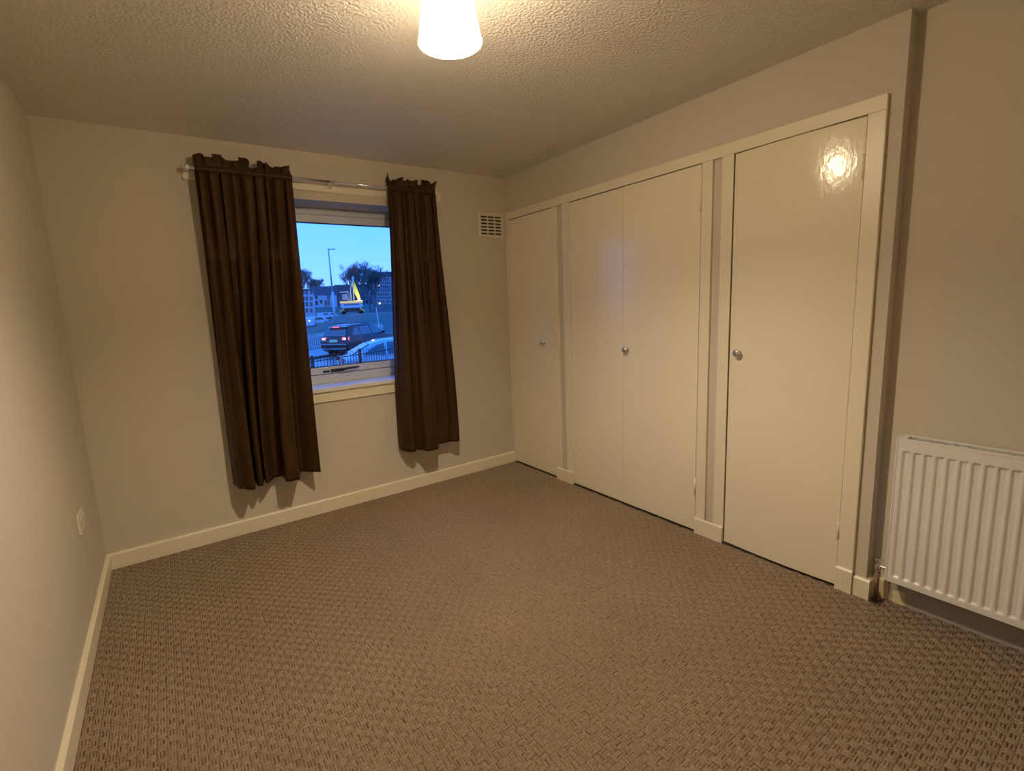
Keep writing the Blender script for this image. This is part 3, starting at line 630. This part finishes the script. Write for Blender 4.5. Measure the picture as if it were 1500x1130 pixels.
# ---------------------------------------------------------------- pale palisade fence behind the pavement
PA = KB - HN * 2.75
fen = empty('palisade_fence', (PA.x, PA.y, ground_z(PA)), 'pale metal paling fence behind the far pavement', 'fence')
GALV = mat('galvanised_steel', (0.5, 0.52, 0.52), 0.45, 0.5, metal=0.3)
for k in range(-40, 60):
    p = PA + HV * (0.16 * k); z = ground_z(p)
    MB().prism([(-0.028, 0.05), (0.028, 0.05), (0.028, 0.98), (0, 1.06), (-0.028, 0.98)], lambda a, h: p + HV * a + V((0, 0, z - p.z + h)), lambda a, h: p + HV * a + HN * 0.012 + V((0, 0, z - p.z + h))).build('paling', GALV, fen)
for h in (0.25, 0.85):
    MB().tube([V(((PA + HV * (0.16 * k)).x, (PA + HV * (0.16 * k)).y, ground_z(PA + HV * (0.16 * k)) + h)) - HN * 0.02 for k in range(-40, 61, 10)], 0.02, 6).build('fence_rail', GALV, fen)
for k in range(-40, 61, 17):
    p = PA + HV * (0.16 * k) - HN * 0.05; z = ground_z(p); MB().box((p.x - 0.03, p.y - 0.03, z), (p.x + 0.03, p.y + 0.03, z + 1.05)).build('fence_post', GALV, fen)

# ---------------------------------------------------------------- street light
b0 = at(491.5, 476, 48); b0.z = ground_z(b0); t0 = at(483, 366, 48)
sl = empty('street_light', b0, 'tall grey street light with a flat lantern', 'street light')
STEEL = mat('grey_lamp_post', (0.42, 0.44, 0.45), 0.5, 0.5, metal=0.3)
MB().tube([b0, b0 + V((0, 0, 3.2))], 0.115, 12).build('base_section', STEEL, sl, smooth=True)
MB().tube([b0 + V((0, 0, 3.2)), V((b0.x, b0.y, t0.z))], [0.08, 0.05], 10).build('pole', STEEL, sl, smooth=True)
tp = V((b0.x, b0.y, t0.z))
lt = MB(); A = tp - ER * 0.05; B = tp + ER * 0.62
lt.hexa([A - EF * 0.06 - V((0, 0, .03)), B - EF * 0.13 + V((0, 0, .03)), B + EF * 0.13 + V((0, 0, .03)), A + EF * 0.06 - V((0, 0, .03)), A - EF * 0.05 + V((0, 0, .07)), B - EF * 0.10 + V((0, 0, .08)), B + EF * 0.10 + V((0, 0, .08)), A + EF * 0.05 + V((0, 0, .07))])
lt.build('lantern', STEEL, sl, bevel=0.02)
MB().lathe(tp, [(0.0, -0.05), (0.07, -0.05), (0.08, 0.05), (0.05, 0.14), (0.0, 0.15)], 'z', 10).build('lantern_mount', STEEL, sl)
# slim white post on the bank
b1 = at(556.5, 481, 40); b1.z = ground_z(b1); t1 = at(551, 452, 40)
wp = empty('white_post', b1, 'slim white leaning post on the bank beside the black suv', 'post')
MB().tube([b1, V((t1.x, t1.y, t1.z))], 0.035, 8).build('shaft', mat('white_post_paint', (0.6, 0.62, 0.62), 0.5), wp)
MB().lathe((t1.x, t1.y, t1.z), [(0.0, -0.02), (0.05, -0.02), (0.05, 0.06), (0.0, 0.09)], 'z', 10).build('cap', mat('white_post_paint', (0, 0, 0)), wp)

# ---------------------------------------------------------------- excavator on the bank, seen from behind
c0 = at(516.5, 460, 70); c0.z = ground_z(c0)
tr = empty('excavator', c0, 'yellow excavator with raised boom standing on the bank', 'excavator', rotz=ANG)
TWHITE = mat('pale_counterweight', (0.50, 0.50, 0.55), 0.4); TYEL = mat('machine_yellow', (0.85, 0.50, 0.05), 0.45)
AMB = mat('amber_hood_glow', (0.9, 0.5, 0.15), 0.4, emit=(1.0, 0.55, 0.2), estr=0.55); TGREY = mat('ram_grey', (0.40, 0.36, 0.36), 0.5)
JIB = mat('boom_yellow', (0.85, 0.66, 0.04), 0.45)
MB().prism([(-1.30, 0.78), (1.30, 0.78), (1.48, 0.98), (1.48, 1.42), (-1.48, 1.42), (-1.48, 0.98)], lambda x, z: (x, 0.0, z), lambda x, z: (x, 0.9, z)).build('counterweight', TWHITE, tr, bevel=0.06)
for k in range(9): MB().box((-0.98 + 0.22 * k, -0.012, 1.16), (-0.84 + 0.22 * k, 0.0, 1.34)).build('lettering_mark', BLACKM, tr)
MB().box((-1.50, 0.0, 1.42), (1.50, 3.2, 1.76)).build('hood', TYEL, tr, bevel=0.06)
MB().box((-1.55, -0.10, 1.46), (1.50, 0.0, 1.74)).build('hood_glow_strip', AMB, tr, bevel=0.03)  # glowing strip added to the hood, standing in for orange light on it
MB().lathe((0.95, 0.25, 1.76), [(0.0, 0.0), (0.09, 0.0), (0.11, 0.08), (0.09, 0.16), (0.0, 0.18)], 'z', 12).build('added_boom_lamp', emission('added_lamp_lens', (1.0, 0.93, 0.75), 3.0), tr)  # added lamp body for the boom's fill light
wl_ = bpy.data.lights.new('boom_fill_light', 'POINT'); wl_.energy = 200; wl_.color = (1.0, 0.93, 0.75); wl_.shadow_soft_size = 0.1  # added point light that brightens the boom and cab
wo = bpy.data.objects.new('boom_fill_light', wl_); COL.objects.link(wo); wo.parent = tr; wo.location = (0.95, 0.25, 2.1)
cbn = MB().prism([(1.2, 1.78), (3.0, 1.78), (2.9, 2.5), (2.4, 3.0), (1.3, 3.0)], lambda y, z: (-1.35, y, z), lambda y, z: (-0.35, y, z)).build('cab', BLACKM, tr, bevel=0.06)
MB().box((-1.22, 1.17, 1.95), (-0.48, 1.20, 2.75)).build('cab_window', mat('cab_glass', (0.16, 0.18, 0.2), 0.1), cbn)
MB().box((-1.42, 1.1, 3.0), (-0.28, 2.5, 3.08)).build('cab_roof', TWHITE, cbn)
for sg in (-1, 1):
    MB().prism([(-0.3, 0.25), (0.05, 0.0), (3.6, 0.0), (3.95, 0.25), (3.95, 0.55), (3.6, 0.75), (0.05, 0.75), (-0.3, 0.55)], lambda y, z: (sg * 0.85, y, z), lambda y, z: (sg * 1.45, y, z)).build('track', BLACKM, tr, bevel=0.05)
    MB().hexa([(sg * 1.05, -0.32, 0.58), (sg * 1.05, -0.2, 0.58), (sg * 1.62, -0.2, 0.20), (sg * 1.62, -0.32, 0.20), (sg * 1.05, -0.32, 0.80), (sg * 1.05, -0.2, 0.80), (sg * 1.66, -0.2, 0.44), (sg * 1.66, -0.32, 0.44)]).build('track_guard', TYEL, tr)
MB().box((-0.85, 0.4, 0.3), (0.85, 3.2, 0.78)).build('undercarriage', BLACKM, tr, bevel=0.05)
for x, zt in ((-0.02, 4.3), (0.36, 4.9)): MB().tube([(x, 2.2, 1.7), (x + 0.03, 2.2, 3.2), (x + 0.22, 2.2, zt)], [0.09, 0.07, 0.045], 8).build('hydraulic_ram', TGREY, tr, smooth=True)
MB().prism([(1.02, 1.75), (0.60, 2.7), (0.22, 4.0), (0.40, 4.75), (0.74, 4.2), (1.14, 2.9), (1.34, 1.9)], lambda x, z: (x, 2.3, z), lambda x, z: (x, 2.75, z)).build('boom', JIB, tr, bevel=0.04)
MB().tube([(0.45, 2.5, 4.65), (0.52, 3.3, 5.2), (0.6, 4.4, 4.2)], [0.12, 0.14, 0.10], 8).build('stick', TGREY, tr)
MB().prism([(4.2, 4.2), (4.7, 4.0), (4.9, 3.4), (4.5, 3.1), (4.3, 3.6)], lambda y, z: (0.3, y, z), lambda y, z: (0.95, y, z)).build('bucket', BLACKM, tr)

# ---------------------------------------------------------------- bare trees
BARK = mat('bare_branches', (0.15, 0.14, 0.13), 0.9, 0.1)
def tree(label, base, height, spread, seed, stems, levels, thick, lean=0.0):
    rnd = random.Random(seed); root = empty('bare_tree', base, label, 'tree', 'bare winter trees')
    tk, br = MB(), MB(); base = V(base)
    def grow(p, d, L, r, lev):
        q = p + d * L; mid = (p + q) / 2 + V((rnd.uniform(-1, 1), rnd.uniform(-1, 1), 0)) * L * 0.06
        (tk if lev == levels else br).tube([p, mid, q], [r, r * 0.85, r * 0.68], 6 if lev == levels else 4, caps=False)
        if lev == 0: return
        n = rnd.choice((3, 3, 4)) if lev > 1 else 4
        for k in range(n):
            a = 2 * PI * (k + rnd.random() * 0.7) / n; tl = rnd.uniform(0.22, 0.72) * spread
            side = V((math.cos(a), math.sin(a), 0)); nd = (d + side * tl + V((0, 0, 0.42))).normalized()
            st_ = p + (q - p) * rnd.uniform(0.62, 1.0)
            grow(st_, nd, L * rnd.uniform(0.58, 0.80), max(r * 0.60, thick), lev - 1)
    for k in range(stems):
        a = 2 * PI * k / max(1, stems) + rnd.random(); o_ = V((math.cos(a), math.sin(a), 0)) * (0.5 if stems > 1 else 0)
        grow(base + o_, (V((0, 0, 1)) + o_ * 0.25 * spread + V((lean, 0, 0))).normalized(), height * 0.335, height * 0.020, levels)
    tk.build('trunk', BARK, root); br.build('branches', BARK, root); return root
def tree_at(label, px, yb, yt, D, *a):
    b = at(px, yb, D); b.z = min(b.z, ground_z(b)) if D < 150 else b.z
    t = at(px, yt, D); return tree(label, b, t.z - b.z, *a)
tree_at('broad bare tree standing behind the yellow excavator', 526, 455, 383, 102, 1.05, 5, 3, 6, 0.011)
tree_at('bare upright tree beside the grey apartment block', 546, 455, 386, 108, 0.9, 9, 3, 6, 0.011)
tree_at('dense bare tree behind the pale three-storey block', 445, 447, 389, 222, 1.2, 12, 3, 6, 0.024)
tree_at('lower bare tree beside the slate roof of the terrace', 463, 447, 404, 236, 1.2, 21, 3, 6, 0.022)

# ---------------------------------------------------------------- buildings
PALE = mat('pale_render', (0.42, 0.42, 0.45), 0.8, var=0.08, vscale=0.3); SLATE = mat('dark_slate_roof', (0.04, 0.042, 0.05), 0.7, var=0.2, vscale=0.4)
DKB = mat('dark_brick', (0.075, 0.075, 0.085), 0.85, var=0.2, vscale=0.3); GREYB = mat('grey_cladding', (0.13, 0.14, 0.16), 0.8, var=0.15, vscale=0.2)
WINF = mat('window_surround', (0.45, 0.47, 0.5), 0.5); PANE = mat('dark_window_pane', (0.03, 0.035, 0.05), 0.1, 0.6)
def building(name, label, x0, x1, yb, yt, D, depth, wallm, wins, roof=None, rise=0.0, over=0.25, shut=PANE):
    a, b = at(x0, yb, D), at(x1, yb, D); top = at((x0 + x1) / 2, yt, D).z
    a.z = min(a.z, b.z); base = (a + b) / 2; base.z = min(a.z, ground_z(base))
    root = empty(name, base, label, 'building', rotz=ANG); hw = (b - a).dot(ER) / 2; h = top - base.z
    MB().box((-hw, 0, -0.5), (hw, depth, h)).build('wall', wallm, root)
    if roof:
        MB().prism([(-over, h), (depth + over, h), (depth / 2 + 0.5, h + rise), (depth / 2 - 0.5, h + rise)], lambda y, z: (-hw - over, y, z), lambda y, z: (hw + over, y, z)).build('roof', roof, root)
    elif rise:
        MB().box((-hw - over, -over, h), (hw + over, depth + over, h + rise)).build('roof', SLATE, root)
    for px, py, w_, h_ in wins:
        c = at(px, py, D); lx = (c - base).dot(ER); lz = c.z - base.z
        f = ring_xz(lx, lz, w_, h_).build('window', WINF, root); MB().box((lx - w_ / 2 + 0.06, -0.03, lz - h_ / 2 + 0.06), (lx + w_ / 2 - 0.06, 0.02, lz + h_ / 2 - 0.06)).build('pane', PANE, f)
    return root, hw, h, base
def ring_xz(x, z, w_, h_, t=0.09):
    return ring(MB(), x - w_ / 2, x + w_ / 2, z - h_ / 2, z + h_ / 2, t, t, t, t, -0.07, 0.03)
building('apartment_block', 'pale three-storey apartment block beside the terrace', 430, 460, 464, 425.5, 172, 10, PALE,
         [(px, py, 1.0, 1.5) for py in (428.5, 437.5, 446, 455) for px in (444.5, 449.5, 456)], None, 0.35)
building('terraced_house', 'pale terraced houses with a long dark slate roof', 459.5, 494, 450, 432.5, 199, 9, PALE,
         [(463.5, 435.5, 1.0, 1.7), (463.8, 444, 1.1, 1.8), (470.5, 442, 1.1, 1.6), (477.8, 444, 1.3, 2.2), (481.2, 436, 1.3, 2.0), (481.5, 444, 1.1, 2.2), (488, 444, 1.2, 2.0), (488, 436, 1.2, 1.6)], SLATE, 3.6)
r_, hw_, h_, bs = building('hall', 'dark brick hall with a pale flat-roofed porch', 493, 548, 452, 418, 215, 16, DKB,
         [(500, 440, 1.4, 1.8), (538, 430, 1.6, 2.0), (544, 430, 1.6, 2.0), (538, 442, 1.6, 2.0)], SLATE, 0.8)
c = at(508, 434, 214); lx = (c - bs).dot(ER); lz = c.z - bs.z
MB().box((lx - 1.6, -1.0, 0), (lx + 1.6, 0, lz + 0.8)).build('porch', PALE, r_); MB().box((lx - 2.0, -1.4, lz + 0.8), (lx + 2.0, 0.2, lz + 1.2)).build('porch_roof', WINF, r_)
r_, hw_, h_, bs = building('apartment_tower', 'dark grey apartment block with small floodlights', 551, 612, 452, 403.5, 140, 14, GREYB,
         [(px, py, 1.6, 1.2) for py in (409.5, 420.5, 431.5, 442) for px in (556.5, 562, 567.5, 574, 580)], None, 1.0, 0.4)
FLOOD = emission('white_floodlight', (0.85, 0.93, 1.0), 2.6)
for px, py in ((554.6, 418), (556.2, 444.5)):
    c = at(px, py, 139.5); lx = (c - bs).dot(ER); lz = c.z - bs.z
    MB().lathe((lx, -0.35, lz), [(0.0, -0.12), (0.22, -0.10), (0.26, 0.0), (0.10, 0.30), (0.0, 0.32)], 'y', 12).build('floodlight', FLOOD, r_)

# ---------------------------------------------------------------- vehicles and bushes far up the street
VANW = mat('white_van_paint', (0.55, 0.57, 0.58), 0.35)
def far_van(name, label, px, py, D, L, h, side, cat='van'):
    c = at(px, py, D); root = empty(name, c, label, cat, rotz=ANG if side else ANG + PI / 2)
    root.location.z = ground_z(c); hw = 0.95
    prof = [(-L / 2, 0.3), (-L / 2, h * 0.95), (-L / 2 + 0.2, h), (L * 0.18, h), (L * 0.32, h * 0.60), (L / 2, h * 0.48), (L / 2, 0.3)]
    MB().prism(prof, lambda x, z: (x, -hw, z), lambda x, z: (x, hw, z)).build('body', VANW, root, bevel=0.08)
    for s_ in (-1, 1):
        MB().prism([(-L * 0.1, h * 0.62), (-L * 0.1, h * 0.90), (L * 0.16, h * 0.90), (L * 0.26, h * 0.62)], lambda x, z: (x, s_ * hw, z), lambda x, z: (x, s_ * (hw + 0.02), z)).build('side_window', CARGLASS, root)
        for x in (-L * 0.3, L * 0.3): MB().lathe((x, s_ * (hw - 0.1), 0.33), [(0.0, -0.1), (0.33, -0.1), (0.33, 0.1), (0.0, 0.1)], 'y', 14).build('wheel', TYRE, root)
    return root
far_van('parked_van', 'white van parked below the terrace', 477, 466, 165, 5.0, 2.0, True)
far_van('parked_van', 'white van half hidden by the street light pole', 487, 465.5, 168, 4.6, 2.0, True)
far_van('small_car', 'white hatchback beside the dark bank', 467, 471.5, 92, 3.9, 1.45, True, 'car')
v_ = far_van('oncoming_car', 'pale car with one bright headlight at the fence end', 453, 474, 78, 4.2, 1.5, False, 'car')
MB().lathe((-(2.1), -0.2, 1.0), [(0.0, -0.06), (0.09, -0.04), (0.10, 0.0), (0, 0)], 'x', 12).build('headlight', emission('yellow_headlight', (1.0, 0.95, 0.6), 5.0), v_)
